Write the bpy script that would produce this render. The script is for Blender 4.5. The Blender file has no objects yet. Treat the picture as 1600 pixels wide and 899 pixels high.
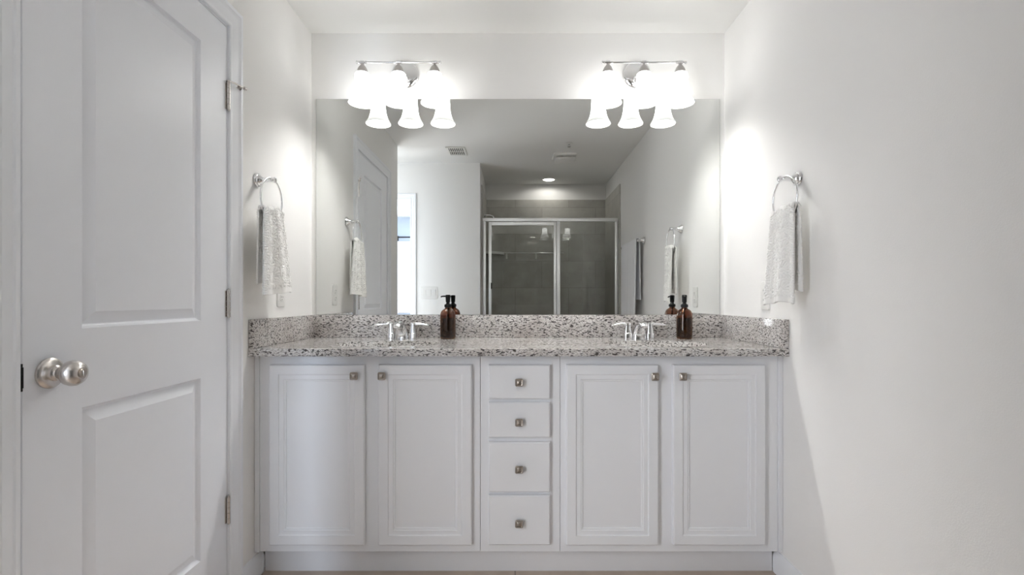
import bpy, bmesh, math, random
from mathutils import Vector, Matrix

PI = math.pi
C = bpy.context.scene.collection
SC = bpy.context.scene
random.seed(7)

# ------------------------------------------------------------------ camera, world, lights, exposure
CAM_Z = 1.063
cam = bpy.data.cameras.new('camera')
cam.sensor_width = 36.0
cam.lens = 780.0 / 1600.0 * 36.0
cam.shift_x = -5.0 / 1600.0
cam.shift_y = 19.5 / 1600.0
cam.clip_start = 0.01
camo = bpy.data.objects.new('camera', cam)
C.objects.link(camo)
camo.location = (0, 0, CAM_Z)
camo.rotation_euler = (PI / 2, 0, 0)
SC.camera = camo

SC.view_settings.view_transform = 'Standard'
SC.view_settings.look = 'None'
SC.view_settings.gamma = 1.0
SC.view_settings.use_curve_mapping = False
SC.view_settings.exposure = 0.86

SHADE_E = 4.3        # glow of the frosted lamp shades
BULB_W = 4.8         # each vanity bulb
DOWN_W = 1.5        # recessed shower downlight
DAY_W = 88.0         # daylight through the bedroom window
FILL_W = 48.0        # unseen fill panel added in the bedroom beyond the doorway

world = bpy.data.worlds.new('sky')
SC.world = world
world.use_nodes = True
bg = world.node_tree.nodes['Background']
bg.inputs[0].default_value = (0.80, 0.90, 1.0, 1)
bg.inputs[1].default_value = 4.0

try:
    SC.cycles.use_denoising = True
    SC.cycles.max_bounces = 14
    SC.cycles.diffuse_bounces = 8
    SC.cycles.glossy_bounces = 8
    SC.cycles.transmission_bounces = 10
    SC.cycles.transparent_max_bounces = 16
    SC.cycles.sample_clamp_indirect = 6.0
    SC.cycles.caustics_reflective = False
    SC.cycles.caustics_refractive = False
except Exception:
    pass


def lamp(name, kind, loc, watts, color=(1, 1, 1), radius=0.03, size=None, rot=(0, 0, 0), parent=None):
    d = bpy.data.lights.new(name, kind)
    d.energy = watts
    d.color = color
    if kind == 'AREA':
        d.shape = 'RECTANGLE'
        d.size, d.size_y = size
    else:
        d.shadow_soft_size = radius
    o = bpy.data.objects.new(name, d)
    C.objects.link(o)
    o.location = loc
    o.rotation_euler = rot
    if parent:
        o.parent = parent
    return o


# daylight entering the bedroom through its blinds
lamp('daylight', 'AREA', (-1.30, -2.86, 1.45), DAY_W, (0.72, 0.84, 1.0), size=(0.60, 1.1), rot=(PI / 2, 0, 0))

lamp('bedroom_fill', 'AREA', (-2.2, -.55, 1.25), FILL_W, (.95, .97, 1.0), size=(1.5, 1.9), rot=(PI / 2, 0, 0))  # added area panel, out of the mirror's view, brightening the bathroom through the doorway

# ------------------------------------------------------------------ materials
def srgb(r, g, b):
    def f(c):
        c /= 255.0
        return c / 12.92 if c <= 0.04045 else ((c + 0.055) / 1.055) ** 2.4
    return (f(r), f(g), f(b), 1)


def new_mat(name):
    m = bpy.data.materials.new(name)
    m.use_nodes = True
    nt = m.node_tree
    return m, nt, nt.nodes['Principled BSDF']


def N(nt, t, **kw):
    n = nt.nodes.new(t)
    for k, v in kw.items():
        if k in n.inputs:
            n.inputs[k].default_value = v
        else:
            setattr(n, k, v)
    return n


def mat(name, col, rough=0.5, metal=0.0, bump=None, spec=None, sheen=None, vary=0.0, vscale=6.0):
    m, nt, p = new_mat(name)
    p.inputs['Base Color'].default_value = col
    p.inputs['Roughness'].default_value = rough
    p.inputs['Metallic'].default_value = metal
    if spec is not None:
        p.inputs['Specular IOR Level'].default_value = spec
    if sheen:
        p.inputs['Sheen Weight'].default_value = sheen
    tc = N(nt, 'ShaderNodeTexCoord')
    if vary:
        n = N(nt, 'ShaderNodeTexNoise', Scale=vscale, Detail=3.0)
        nt.links.new(tc.outputs['Object'], n.inputs['Vector'])
        mx = N(nt, 'ShaderNodeMix', data_type='RGBA')
        nt.links.new(n.outputs['Fac'], mx.inputs[0])
        mx.inputs[6].default_value = tuple(c * (1 - vary) for c in col[:3]) + (1,)
        mx.inputs[7].default_value = tuple(min(1, c * (1 + vary)) for c in col[:3]) + (1,)
        nt.links.new(mx.outputs[2], p.inputs['Base Color'])
    if bump:
        sc, st, dist = bump
        n = N(nt, 'ShaderNodeTexNoise', Scale=sc, Detail=4.0)
        nt.links.new(tc.outputs['Object'], n.inputs['Vector'])
        b = N(nt, 'ShaderNodeBump', Strength=st, Distance=dist)
        nt.links.new(n.outputs['Fac'], b.inputs['Height'])
        nt.links.new(b.outputs['Normal'], p.inputs['Normal'])
    return m


def granite_mat():
    m, nt, p = new_mat('granite')
    L = nt.links.new
    tc = N(nt, 'ShaderNodeTexCoord')
    mp = N(nt, 'ShaderNodeMapping')
    mp.inputs['Rotation'].default_value = (0.5, 0.62, 0.6)
    mp.inputs['Scale'].default_value = (0.9, 1.5, 2.0)
    L(tc.outputs['Object'], mp.inputs['Vector'])
    warp = N(nt, 'ShaderNodeTexNoise', Scale=22.0, Detail=2.0)
    L(tc.outputs['Object'], warp.inputs['Vector'])
    wm = N(nt, 'ShaderNodeVectorMath', operation='MULTIPLY_ADD')
    wm.inputs[1].default_value = (0.035, 0.035, 0.035)
    L(warp.outputs['Color'], wm.inputs[0])
    L(mp.outputs['Vector'], wm.inputs[2])
    n1 = N(nt, 'ShaderNodeTexNoise', Scale=88.0, Detail=4.0, Roughness=0.55)
    L(wm.outputs[0], n1.inputs['Vector'])
    n2 = N(nt, 'ShaderNodeTexNoise', Scale=170.0, Detail=2.0, Roughness=0.6)
    L(wm.outputs[0], n2.inputs['Vector'])
    n3 = N(nt, 'ShaderNodeTexNoise', Scale=9.0, Detail=3.0)
    L(tc.outputs['Object'], n3.inputs['Vector'])
    base = N(nt, 'ShaderNodeValToRGB')
    base.color_ramp.elements[0].position = 0.35
    base.color_ramp.elements[0].color = srgb(209, 204, 200)
    base.color_ramp.elements[1].position = 0.62
    base.color_ramp.elements[1].color = srgb(228, 226, 224)
    L(n3.outputs['Fac'], base.inputs['Fac'])
    r2 = N(nt, 'ShaderNodeValToRGB')
    r2.color_ramp.elements[0].position = 0.44
    r2.color_ramp.elements[0].color = (1, 1, 1, 1)
    r2.color_ramp.elements[1].position = 0.53
    r2.color_ramp.elements[1].color = (0, 0, 0, 1)
    L(n2.outputs['Fac'], r2.inputs['Fac'])
    r1 = N(nt, 'ShaderNodeValToRGB')
    r1.color_ramp.elements[0].position = 0.415
    r1.color_ramp.elements[0].color = (1, 1, 1, 1)
    r1.color_ramp.elements[1].position = 0.470
    r1.color_ramp.elements[1].color = (0, 0, 0, 1)
    L(n1.outputs['Fac'], r1.inputs['Fac'])
    m1 = N(nt, 'ShaderNodeMix', data_type='RGBA')
    m1.inputs[7].default_value = srgb(160, 152, 147)
    k = N(nt, 'ShaderNodeMath', operation='MULTIPLY')
    k.inputs[1].default_value = 0.7
    L(r2.outputs['Color'], k.inputs[0])
    L(k.outputs[0], m1.inputs[0])
    L(base.outputs['Color'], m1.inputs[6])
    m2 = N(nt, 'ShaderNodeMix', data_type='RGBA')
    m2.inputs[7].default_value = srgb(58, 52, 51)
    k2 = N(nt, 'ShaderNodeMath', operation='MULTIPLY')
    k2.inputs[1].default_value = 0.92
    L(r1.outputs['Color'], k2.inputs[0])
    L(k2.outputs[0], m2.inputs[0])
    L(m1.outputs[2], m2.inputs[6])
    L(m2.outputs[2], p.inputs['Base Color'])
    p.inputs['Roughness'].default_value = 0.12
    return m


def tile_mat(name, c1, c2, cm, sx, sz, axis='XZ', rough=0.35, mortar=0.004, offset=0.5):
    m, nt, p = new_mat(name)
    L = nt.links.new
    tc = N(nt, 'ShaderNodeTexCoord')
    sp = N(nt, 'ShaderNodeSeparateXYZ')
    L(tc.outputs['Object'], sp.inputs[0])
    cb = N(nt, 'ShaderNodeCombineXYZ')
    L(sp.outputs[axis[0]], cb.inputs[0])
    L(sp.outputs[axis[1]], cb.inputs[1])
    br = N(nt, 'ShaderNodeTexBrick')
    br.offset = offset
    br.inputs['Scale'].default_value = 1.0
    br.inputs['Brick Width'].default_value = sx
    br.inputs['Row Height'].default_value = sz
    br.inputs['Mortar Size'].default_value = mortar
    br.inputs['Mortar Smooth'].default_value = 0.1
    br.inputs['Bias'].default_value = 0.0
    br.inputs['Color1'].default_value = c1
    br.inputs['Color2'].default_value = c2
    br.inputs['Mortar'].default_value = cm
    L(cb.outputs[0], br.inputs['Vector'])
    n = N(nt, 'ShaderNodeTexNoise', Scale=7.0, Detail=6.0, Roughness=0.65)
    L(tc.outputs['Object'], n.inputs['Vector'])
    mx = N(nt, 'ShaderNodeMix', data_type='RGBA', blend_type='MULTIPLY')
    mx.inputs[0].default_value = 0.55
    rp = N(nt, 'ShaderNodeValToRGB')
    rp.color_ramp.elements[0].position = 0.3
    rp.color_ramp.elements[0].color = (0.62, 0.60, 0.57, 1)
    rp.color_ramp.elements[1].position = 0.7
    rp.color_ramp.elements[1].color = (1, 1, 1, 1)
    L(n.outputs['Fac'], rp.inputs['Fac'])
    L(br.outputs['Color'], mx.inputs[6])
    L(rp.outputs['Color'], mx.inputs[7])
    L(mx.outputs[2], p.inputs['Base Color'])
    b = N(nt, 'ShaderNodeBump', Strength=0.4, Distance=0.002)
    b.invert = True
    L(br.outputs['Fac'], b.inputs['Height'])
    L(b.outputs['Normal'], p.inputs['Normal'])
    p.inputs['Roughness'].default_value = rough
    return m


def pane_mat(name, tint, ior=1.5):
    m, nt, p = new_mat(name)
    L = nt.links.new
    out = nt.nodes['Material Output']
    tr = N(nt, 'ShaderNodeBsdfTransparent')
    tr.inputs[0].default_value = tint
    gl = N(nt, 'ShaderNodeBsdfGlossy')
    gl.inputs['Roughness'].default_value = 0.01
    fr = N(nt, 'ShaderNodeFresnel')
    fr.inputs['IOR'].default_value = ior
    mx = N(nt, 'ShaderNodeMixShader')
    L(fr.outputs[0], mx.inputs[0])
    L(tr.outputs[0], mx.inputs[1])
    L(gl.outputs[0], mx.inputs[2])
    L(mx.outputs[0], out.inputs['Surface'])
    nt.nodes.remove(p)
    return m


def shade_mat():
    m, nt, p = new_mat('frosted_shade')
    L = nt.links.new
    p.inputs['Base Color'].default_value = (0.92, 0.92, 0.91, 1)
    p.inputs['Roughness'].default_value = 0.35
    tc = N(nt, 'ShaderNodeTexCoord')
    sp = N(nt, 'ShaderNodeSeparateXYZ')
    L(tc.outputs['Object'], sp.inputs[0])
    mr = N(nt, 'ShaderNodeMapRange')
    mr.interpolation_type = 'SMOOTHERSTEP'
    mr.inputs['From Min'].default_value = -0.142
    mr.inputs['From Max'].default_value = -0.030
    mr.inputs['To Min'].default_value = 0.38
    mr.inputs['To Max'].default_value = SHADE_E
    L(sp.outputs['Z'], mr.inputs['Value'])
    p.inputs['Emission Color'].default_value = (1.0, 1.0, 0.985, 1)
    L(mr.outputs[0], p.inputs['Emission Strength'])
    return m


def emit_mat(name, col, s):
    m, nt, p = new_mat(name)
    p.inputs['Base Color'].default_value = (0.9, 0.9, 0.9, 1)
    p.inputs['Emission Color'].default_value = col
    p.inputs['Emission Strength'].default_value = s
    return m


def glass_mat(name, col, ior=1.5, rough=0.0):
    m, nt, p = new_mat(name)
    p.inputs['Base Color'].default_value = col
    p.inputs['Transmission Weight'].default_value = 1.0
    p.inputs['IOR'].default_value = ior
    p.inputs['Roughness'].default_value = rough
    return m


def brushed(name, col, rough=0.28):
    m = mat(name, col, rough, 1.0)
    return m


M = {}
M['wall'] = mat('wall_paint', srgb(243, 242, 240), 0.85, bump=(260, 0.12, 0.002))
M['ceil'] = mat('ceiling_paint', srgb(240, 240, 238), 0.9, bump=(180, 0.15, 0.002))
M['bed'] = mat('bedroom_paint', srgb(166, 174, 184), 0.85, bump=(260, 0.1, 0.002))
M['trim'] = mat('trim_paint', srgb(244, 246, 250), 0.32)
M['door'] = mat('door_paint', srgb(244, 246, 251), 0.34, bump=(90, 0.03, 0.001))
M['cab'] = mat('cabinet_paint', srgb(236, 237, 240), 0.38)
M['granite'] = granite_mat()
M['mirror'] = mat('mirror_silver', (0.75, 0.76, 0.745, 1), 0.0, 1.0)
M['mirror_edge'] = mat('mirror_edge', srgb(120, 124, 120), 0.3, 0.3)
M['chrome'] = mat('chrome', (0.86, 0.86, 0.87, 1), 0.07, 1.0)
M['nickel'] = mat('satin_nickel', srgb(208, 203, 199), 0.27, 1.0)
M['pewter'] = mat('pewter', srgb(168, 160, 152), 0.33, 1.0)
M['cup'] = mat('brushed_cup', srgb(190, 186, 184), 0.35, 1.0)
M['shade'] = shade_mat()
M['bulb'] = emit_mat('bulb_glow', (1, 0.94, 0.85, 1), 12.0)
M['down'] = emit_mat('downlight_glow', (1, 0.97, 0.92, 1), 9.0)
M['towel'] = mat('terry_towel', srgb(248, 247, 244), 0.95, sheen=0.4, bump=(900, 0.35, 0.001))
M['bathtowel'] = mat('bath_towel', srgb(248, 249, 252), 0.95, sheen=0.3, bump=(700, 0.5, 0.002))
M['plastic'] = mat('white_plastic', srgb(236, 235, 232), 0.35)
M['slot'] = mat('dark_slot', srgb(40, 38, 36), 0.6)
M['black'] = mat('black_plastic', srgb(10, 10, 10), 0.4, spec=0.3)
M['amber'] = glass_mat('amber_glass', srgb(160, 106, 62), 1.5)
M['liquid'] = mat('brown_liquid', srgb(56, 32, 19), 0.15)
M['porcelain'] = mat('porcelain', srgb(240, 240, 238), 0.12)
M['tile_b'] = tile_mat('shower_tile_back', srgb(204, 202, 195), srgb(194, 192, 185), srgb(184, 182, 175), 0.60, 0.30, 'XZ')
M['tile_s'] = tile_mat('shower_tile_side', srgb(204, 202, 195), srgb(194, 192, 185), srgb(184, 182, 175), 0.60, 0.30, 'YZ')
M['floor'] = tile_mat('floor_plank', srgb(206, 190, 175), srgb(194, 178, 163), srgb(150, 136, 125), 1.2, 0.2, 'XY', 0.45, 0.003)
M['carpet'] = mat('carpet', srgb(170, 160, 148), 0.95, bump=(600, 0.6, 0.004), vary=0.1, vscale=90)
M['alu'] = mat('bright_aluminium', (0.96, 0.96, 0.97, 1), 0.34, 1.0)
M['glass'] = pane_mat('clear_pane', (0.975, 0.985, 0.98, 1))
M['win'] = pane_mat('window_pane', (0.97, 0.98, 0.98, 1))
M['blind'] = mat('blind_slat', srgb(240, 243, 248), 0.5)
M['iron'] = mat('black_iron', srgb(26, 26, 30), 0.4, 0.4)
M['grille_dark'] = mat('duct_dark', srgb(70, 70, 70), 0.8)


# ------------------------------------------------------------------ helpers
def BM():
    return bmesh.new()


def add_box(bm, lo, hi, bev=0.0, seg=2):
    t = bmesh.new()
    bmesh.ops.create_cube(t, size=1.0)
    for v in t.verts:
        v.co = Vector([lo[i] + (v.co[i] + 0.5) * (hi[i] - lo[i]) for i in range(3)])
    if bev:
        bmesh.ops.bevel(t, geom=list(t.edges), offset=bev, segments=seg, profile=0.5, affect='EDGES')
    join(bm, t)


def join(bm, t, mx=None):
    if mx is not None:
        bmesh.ops.transform(t, matrix=mx, verts=list(t.verts))
    mp = {}
    for v in t.verts:
        mp[v] = bm.verts.new(v.co)
    for f in t.faces:
        try:
            nf = bm.faces.new([mp[v] for v in f.verts])
            nf.material_index = f.material_index
        except ValueError:
            pass
    t.free()


def frame_from(d):
    d = d.normalized()
    a = Vector((0, 0, 1)) if abs(d.z) < 0.9 else Vector((1, 0, 0))
    u = d.cross(a).normalized()
    v = d.cross(u).normalized()
    return u, v


def add_tube(bm, pts, radii, seg=14, cap=True, closed=False):
    pts = [Vector(p) for p in pts]
    n = len(pts)
    if not hasattr(radii, '__len__'):
        radii = [radii] * n
    rings = []
    u = None
    for i in range(n):
        if closed:
            d = pts[(i + 1) % n] - pts[i - 1]
        else:
            d = pts[min(i + 1, n - 1)] - pts[max(i - 1, 0)]
        d.normalize()
        if u is None:
            u, v = frame_from(d)
        else:
            u = (u - d * u.dot(d)).normalized()
            v = d.cross(u).normalized()
        rings.append([bm.verts.new(pts[i] + (u * math.cos(2 * PI * k / seg) + v * math.sin(2 * PI * k / seg)) * radii[i]) for k in range(seg)])
    for i in range(n if closed else n - 1):
        a, b = rings[i], rings[(i + 1) % n]
        for k in range(seg):
            bm.faces.new((a[k], a[(k + 1) % seg], b[(k + 1) % seg], b[k]))
    if cap and not closed:
        bm.faces.new(rings[0][::-1])
        bm.faces.new(rings[-1])


def add_lathe(bm, prof, o=(0, 0, 0), axis='Z', seg=32, sx=1.0, sy=1.0, caps=True):
    """prof: list of (r, h) along the axis."""
    o = Vector(o)
    ax = {'Z': (Vector((1, 0, 0)), Vector((0, 1, 0)), Vector((0, 0, 1))),
          'X': (Vector((0, 1, 0)), Vector((0, 0, 1)), Vector((1, 0, 0))),
          '-X': (Vector((0, 1, 0)), Vector((0, 0, 1)), Vector((-1, 0, 0))),
          'Y': (Vector((1, 0, 0)), Vector((0, 0, 1)), Vector((0, 1, 0))),
          '-Y': (Vector((1, 0, 0)), Vector((0, 0, 1)), Vector((0, -1, 0))),
          '-Z': (Vector((1, 0, 0)), Vector((0, 1, 0)), Vector((0, 0, -1)))}[axis]
    rings = []
    for r, h in prof:
        if r < 1e-6:
            rings.append([bm.verts.new(o + ax[2] * h)])
        else:
            rings.append([bm.verts.new(o + ax[0] * (r * sx * math.cos(2 * PI * k / seg)) + ax[1] * (r * sy * math.sin(2 * PI * k / seg)) + ax[2] * h) for k in range(seg)])
    for a, b in zip(rings, rings[1:]):
        for k in range(seg):
            k2 = (k + 1) % seg
            if len(a) == 1 and len(b) == 1:
                continue
            if len(a) == 1:
                bm.faces.new((a[0], b[k], b[k2]))
            elif len(b) == 1:
                bm.faces.new((a[k], a[k2], b[0]))
            else:
                bm.faces.new((a[k], a[k2], b[k2], b[k]))
    if caps:
        for r in (rings[0], rings[-1]):
            if len(r) > 2:
                bm.faces.new(r)


def add_loft(bm, sections, cap=True):
    rings = [[bm.verts.new(p) for p in s] for s in sections]
    n = len(rings[0])
    for a, b in zip(rings, rings[1:]):
        for k in range(n):
            bm.faces.new((a[k], a[(k + 1) % n], b[(k + 1) % n], b[k]))
    if cap:
        bm.faces.new(rings[0])
        bm.faces.new(rings[-1])


def rrect(w, h, n=6, p=4.0):
    """superellipse outline, half sizes w/2 and h/2"""
    out = []
    m = n * 4
    for k in range(m):
        a = 2 * PI * k / m
        c, s = math.cos(a), math.sin(a)
        out.append((w / 2 * math.copysign(abs(c) ** (2 / p), c), h / 2 * math.copysign(abs(s) ** (2 / p), s)))
    return out


def add_panel(bm, P, s0, s1, z0, z1, holes=(), prof=((0, 0),), thick=0.02, e=0.002, back=True):
    """a board with moulded recesses; P(s, z, d) maps to space, d outward from the board's face"""
    def ring(a0, a1, b0, b1, d):
        return [bm.verts.new(P(a0, b0, d)), bm.verts.new(P(a1, b0, d)), bm.verts.new(P(a1, b1, d)), bm.verts.new(P(a0, b1, d))]

    def band(A, B):
        for k in range(4):
            bm.faces.new((A[k], A[(k + 1) % 4], B[(k + 1) % 4], B[k]))
    rb = ring(s0, s1, z0, z1, -thick)
    ro = ring(s0, s1, z0, z1, -e)
    ri = ring(s0 + e, s1 - e, z0 + e, z1 - e, 0)
    band(rb, ro)
    band(ro, ri)
    if back:
        bm.faces.new(rb)
    ss = sorted({s0 + e, s1 - e} | {h[0] for h in holes} | {h[1] for h in holes})
    zs = sorted({z0 + e, z1 - e} | {h[2] for h in holes} | {h[3] for h in holes})
    for a, b in zip(ss, ss[1:]):
        for c, d in zip(zs, zs[1:]):
            mid = ((a + b) / 2, (c + d) / 2)
            if any(h[0] < mid[0] < h[1] and h[2] < mid[1] < h[3] for h in holes):
                continue
            bm.faces.new([bm.verts.new(P(*q, 0)) for q in ((a, c), (b, c), (b, d), (a, d))])
    for h in holes:
        prev = None
        for ins, dep in prof:
            r = ring(h[0] + ins, h[1] - ins, h[2] + ins, h[3] - ins, dep)
            if prev:
                band(prev, r)
            prev = r
        bm.faces.new(prev)
    bmesh.ops.remove_doubles(bm, verts=list(bm.verts), dist=1e-5)


def add_casing(bm, P, s0, s1, z1, prof):
    """door casing round an opening: prof = (w, h) from the inner edge outwards"""
    paths = []
    for w, h in prof:
        paths.append([bm.verts.new(P(*q, h)) for q in ((s0 - w, 0), (s0 - w, z1 + w), (s1 + w, z1 + w), (s1 + w, 0))])
    for a, b in zip(paths, paths[1:]):
        for k in range(3):
            bm.faces.new((a[k], a[k + 1], b[k + 1], b[k]))
    for k in range(3):
        bm.faces.new((paths[-1][k], paths[-1][k + 1], paths[0][k + 1], paths[0][k]))
    bm.faces.new([p[0] for p in paths])
    bm.faces.new([p[3] for p in paths])


CASING = [(0, 0), (0, .008), (.003, .011), (.012, .011), (.015, .008), (.020, .009), (.034, .0125), (.042, .014), (.045, .0115), (.049, .0125), (.056, .018), (.066, .018), (.070, .015), (.070, 0)]


def finish(o, angle=35):
    me = o.data
    for p in me.polygons:
        p.use_smooth = True
    try:
        me.set_sharp_from_angle(angle=math.radians(angle))
    except Exception:
        pass


def obj(name, bm, m, parent=None, loc=None, label=None, smooth=35):
    bmesh.ops.recalc_face_normals(bm, faces=list(bm.faces))
    me = bpy.data.meshes.new(name)
    bm.to_mesh(me)
    bm.free()
    ms = m if isinstance(m, (list, tuple)) else [m]
    for q in ms:
        me.materials.append(q)
    o = bpy.data.objects.new(name, me)
    C.objects.link(o)
    if parent:
        o.parent = parent
    if loc:
        o.location = loc
    if label:
        o['label'] = label
    if smooth:
        finish(o, smooth)
    return o


def tag(o, label, cat, group=None, kind=None):
    o['label'] = label
    o['category'] = cat
    if group:
        o['group'] = group
    if kind:
        o['kind'] = kind
    return o


def thing(name, label, cat, loc=(0, 0, 0), group=None, kind=None):
    o = bpy.data.objects.new(name, None)
    C.objects.link(o)
    o.empty_display_size = 0.05
    o.location = loc
    return tag(o, label, cat, group, kind)


def dup(root, loc, label):
    r = root.copy()
    C.objects.link(r)
    r.location = loc
    r['label'] = label
    for ch in list(root.children):
        c = ch.copy()
        C.objects.link(c)
        c.parent = r
        for g in list(ch.children):
            d = g.copy()
            C.objects.link(d)
            d.parent = c
    return r


def struct(name, bm, m, label, cat):
    return tag(obj(name, bm, m), label, cat, kind='structure')


# ------------------------------------------------------------------ room shell
XL, XR, YM = -0.995, 1.022, 2.4375      # left wall, right wall, mirror wall
ZC = 2.366
YB = 0.12                               # face of the wall behind, left of the shower
YLE = 0.645                             # where the left wall ends
XS = -0.334                             # shower's left side wall
YS = -0.74                              # shower back
T = 0.11
DY0, DY1, DZ = 1.005, 1.717, 2.003      # the panel door on the left wall

b = BM(); add_box(b, (-3.4, -3.2, -0.1), (1.25, 2.7, 0)); struct('floor', b, M['floor'], 'brownish plank floor in front of the vanity', 'floor')
b = BM(); add_box(b, (-3.4, -3.2, ZC), (1.25, 2.7, ZC + 0.1)); struct('ceiling', b, M['ceil'], 'flat white painted ceiling', 'ceiling')
b = BM(); add_box(b, (XL - T, YM, 0), (XR + T, YM + T, ZC)); struct('wall_front', b, M['wall'], 'off-white wall carrying the wide mirror', 'wall')
b = BM(); add_box(b, (XR, -0.86, 0), (XR + T, YM, ZC)); struct('wall_right', b, M['wall'], 'long off-white wall on the right with a towel ring', 'wall')
b = BM()
add_box(b, (XL - T, YLE, 0), (XL, DY0 - 0.02, ZC))
add_box(b, (XL - T, DY1 + 0.02, 0), (XL, YM, ZC))
add_box(b, (XL - T, DY0 - 0.02, DZ + 0.02), (XL, DY1 + 0.02, ZC))
struct('wall_left', b, M['wall'], 'off-white wall on the left holding the panel door', 'wall')
# wall behind with the bedroom doorway
BX0, BX1, BZ = -1.78, -0.997, 2.017
b = BM()
add_box(b, (BX1 + 0.018, YB - T, 0), (XS, YB, ZC))
add_box(b, (-3.2, YB - T, 0), (BX0 - 0.018, YB, ZC))
add_box(b, (BX0 - 0.018, YB - T, BZ + 0.018), (BX1 + 0.018, YB, ZC))
struct('wall_back', b, M['wall'], 'off-white wall behind with the bedroom doorway, seen in the mirror', 'wall')
b = BM(); add_box(b, (XS - T, -0.86, 0), (XS, YB - T, ZC)); struct('wall_shower_left', b, M['wall'], 'white side wall left of the shower', 'wall')
b = BM(); add_box(b, (XS, -0.86, 0), (XR, YS - 0.012, ZC)); struct('wall_shower_back', b, M['wall'], 'white wall above the tile at the back of the shower', 'wall')
b = BM(); add_box(b, (-3.2, YLE, 0), (XL - T, YLE + T, ZC)); struct('wall_passage', b, M['wall'], 'wall of the short passage behind the left wall', 'wall')
b = BM(); add_box(b, (-3.31, -3.1, 0), (-3.2, YLE + T, ZC)); struct('wall_bedroom_left', b, M['bed'], 'far side wall of the bedroom', 'wall')
b = BM(); add_box(b, (XS - T - 0.11, -3.1, 0), (XS - T, -0.86, ZC)); struct('wall_bedroom_right', b, M['bed'], 'near side wall of the bedroom', 'wall')
WX0, WX1, WZ0, WZ1 = -1.89, -0.86, 0.85, 1.985
YW = -3.0
b = BM()
add_box(b, (-3.2, YW - T, 0), (WX0, YW, ZC))
add_box(b, (WX1, YW - T, 0), (XS - T - 0.11, YW, ZC))
add_box(b, (WX0, YW - T, 0), (WX1, YW, WZ0))
add_box(b, (WX0, YW - T, WZ1), (WX1, YW, ZC))
struct('wall_bedroom_back', b, M['bed'], 'pale blue-grey bedroom wall with a blinded window, seen in the mirror', 'wall')

# shower tile (12 mm slabs on the three walls)
TZ = 2.188
b = BM(); add_box(b, (XS, YS - 0.012, 0), (XR, YS, TZ)); struct('wall_shower_tile_back', b, M['tile_b'], 'grey-brown tiled back wall of the shower', 'wall')
b = BM(); add_box(b, (XS, YS, 0), (XS + 0.012, -0.012, TZ)); struct('wall_shower_tile_left', b, M['tile_s'], 'grey-brown tiled left wall of the shower', 'wall')
b = BM(); add_box(b, (XR - 0.012, YS, 0), (XR, 0.03, TZ)); struct('wall_shower_tile_right', b, M['tile_s'], 'grey-brown tiled right wall of the shower', 'wall')

# jambs and casings
PL = lambda s, z, d: Vector((XL + d, s, z))          # left wall plane
PB = lambda s, z, d: Vector((s, YB + d, z))          # back wall plane
b = BM()
add_casing(b, PL, DY0 - 0.009, DY1 + 0.009, DZ + 0.009, CASING)
struct('trim_1', b, M['trim'], 'white moulded casing round the panel door', 'door casing')
b = BM()
for lo, hi in (((XL - T, DY0 - 0.02, 0), (XL - 0.0005, DY0 - 0.003, DZ + 0.02)),
               ((XL - T, DY1 + 0.003, 0), (XL - 0.0005, DY1 + 0.02, DZ + 0.02)),
               ((XL - T, DY0 - 0.003, DZ + 0.003), (XL - 0.0005, DY1 + 0.003, DZ + 0.02))):
    add_box(b, lo, hi)
add_box(b, (XL - T, DY0 - 0.003, 0), (XL - 0.04, DY0 + 0.009, DZ + 0.003))
add_box(b, (XL - T, DY1 - 0.009, 0), (XL - 0.04, DY1 + 0.003, DZ + 0.003))
struct('trim_2', b, M['trim'], 'white jamb of the panel door', 'door jamb')
b = BM()
add_casing(b, PB, BX0 - 0.002, BX1 + 0.002, BZ + 0.002, [(w * 0.8, h) for w, h in CASING])
struct('trim_3', b, M['trim'], 'white casing of the bedroom doorway, seen in the mirror', 'door casing')
b = BM()
for lo, hi in (((BX0 - 0.018, YB - T, 0), (BX0, YB, BZ + 0.018)), ((BX1, YB - T, 0), (BX1 + 0.018, YB, BZ + 0.018)),
               ((BX0, YB - T, BZ), (BX1, YB, BZ + 0.018))):
    add_box(b, lo, hi)
struct('trim_4', b, M['trim'], 'white jamb of the bedroom doorway', 'door jamb')


# baseboards
def baseboard(name, P, s0, s1, label):
    b = BM()
    pr = [(0, 0), (0, .013), (.062, .013), (.070, .010), (.078, .008), (.086, .005), (.086, 0)]
    rows = [[b.verts.new(P(s, z, d)) for z, d in pr] for s in (s0, s1)]
    for k in range(len(pr)):
        k2 = (k + 1) % len(pr)
        b.faces.new((rows[0][k], rows[0][k2], rows[1][k2], rows[1][k]))
    b.faces.new(rows[0]); b.faces.new(rows[1])
    return struct(name, b, M['trim'], label, 'baseboard')


PR = lambda s, z, d: Vector((XR - d, s, z))
baseboard('baseboard_left', PL, DY1 + 0.08, 1.957, 'short white baseboard between the door casing and the vanity')
baseboard('baseboard_right', PR, 0.035, 1.957, 'white baseboard along the right wall up to the vanity')
baseboard('baseboard_back', PB, BX1 + 0.06, XS, 'white baseboard on the wall behind')

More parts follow.
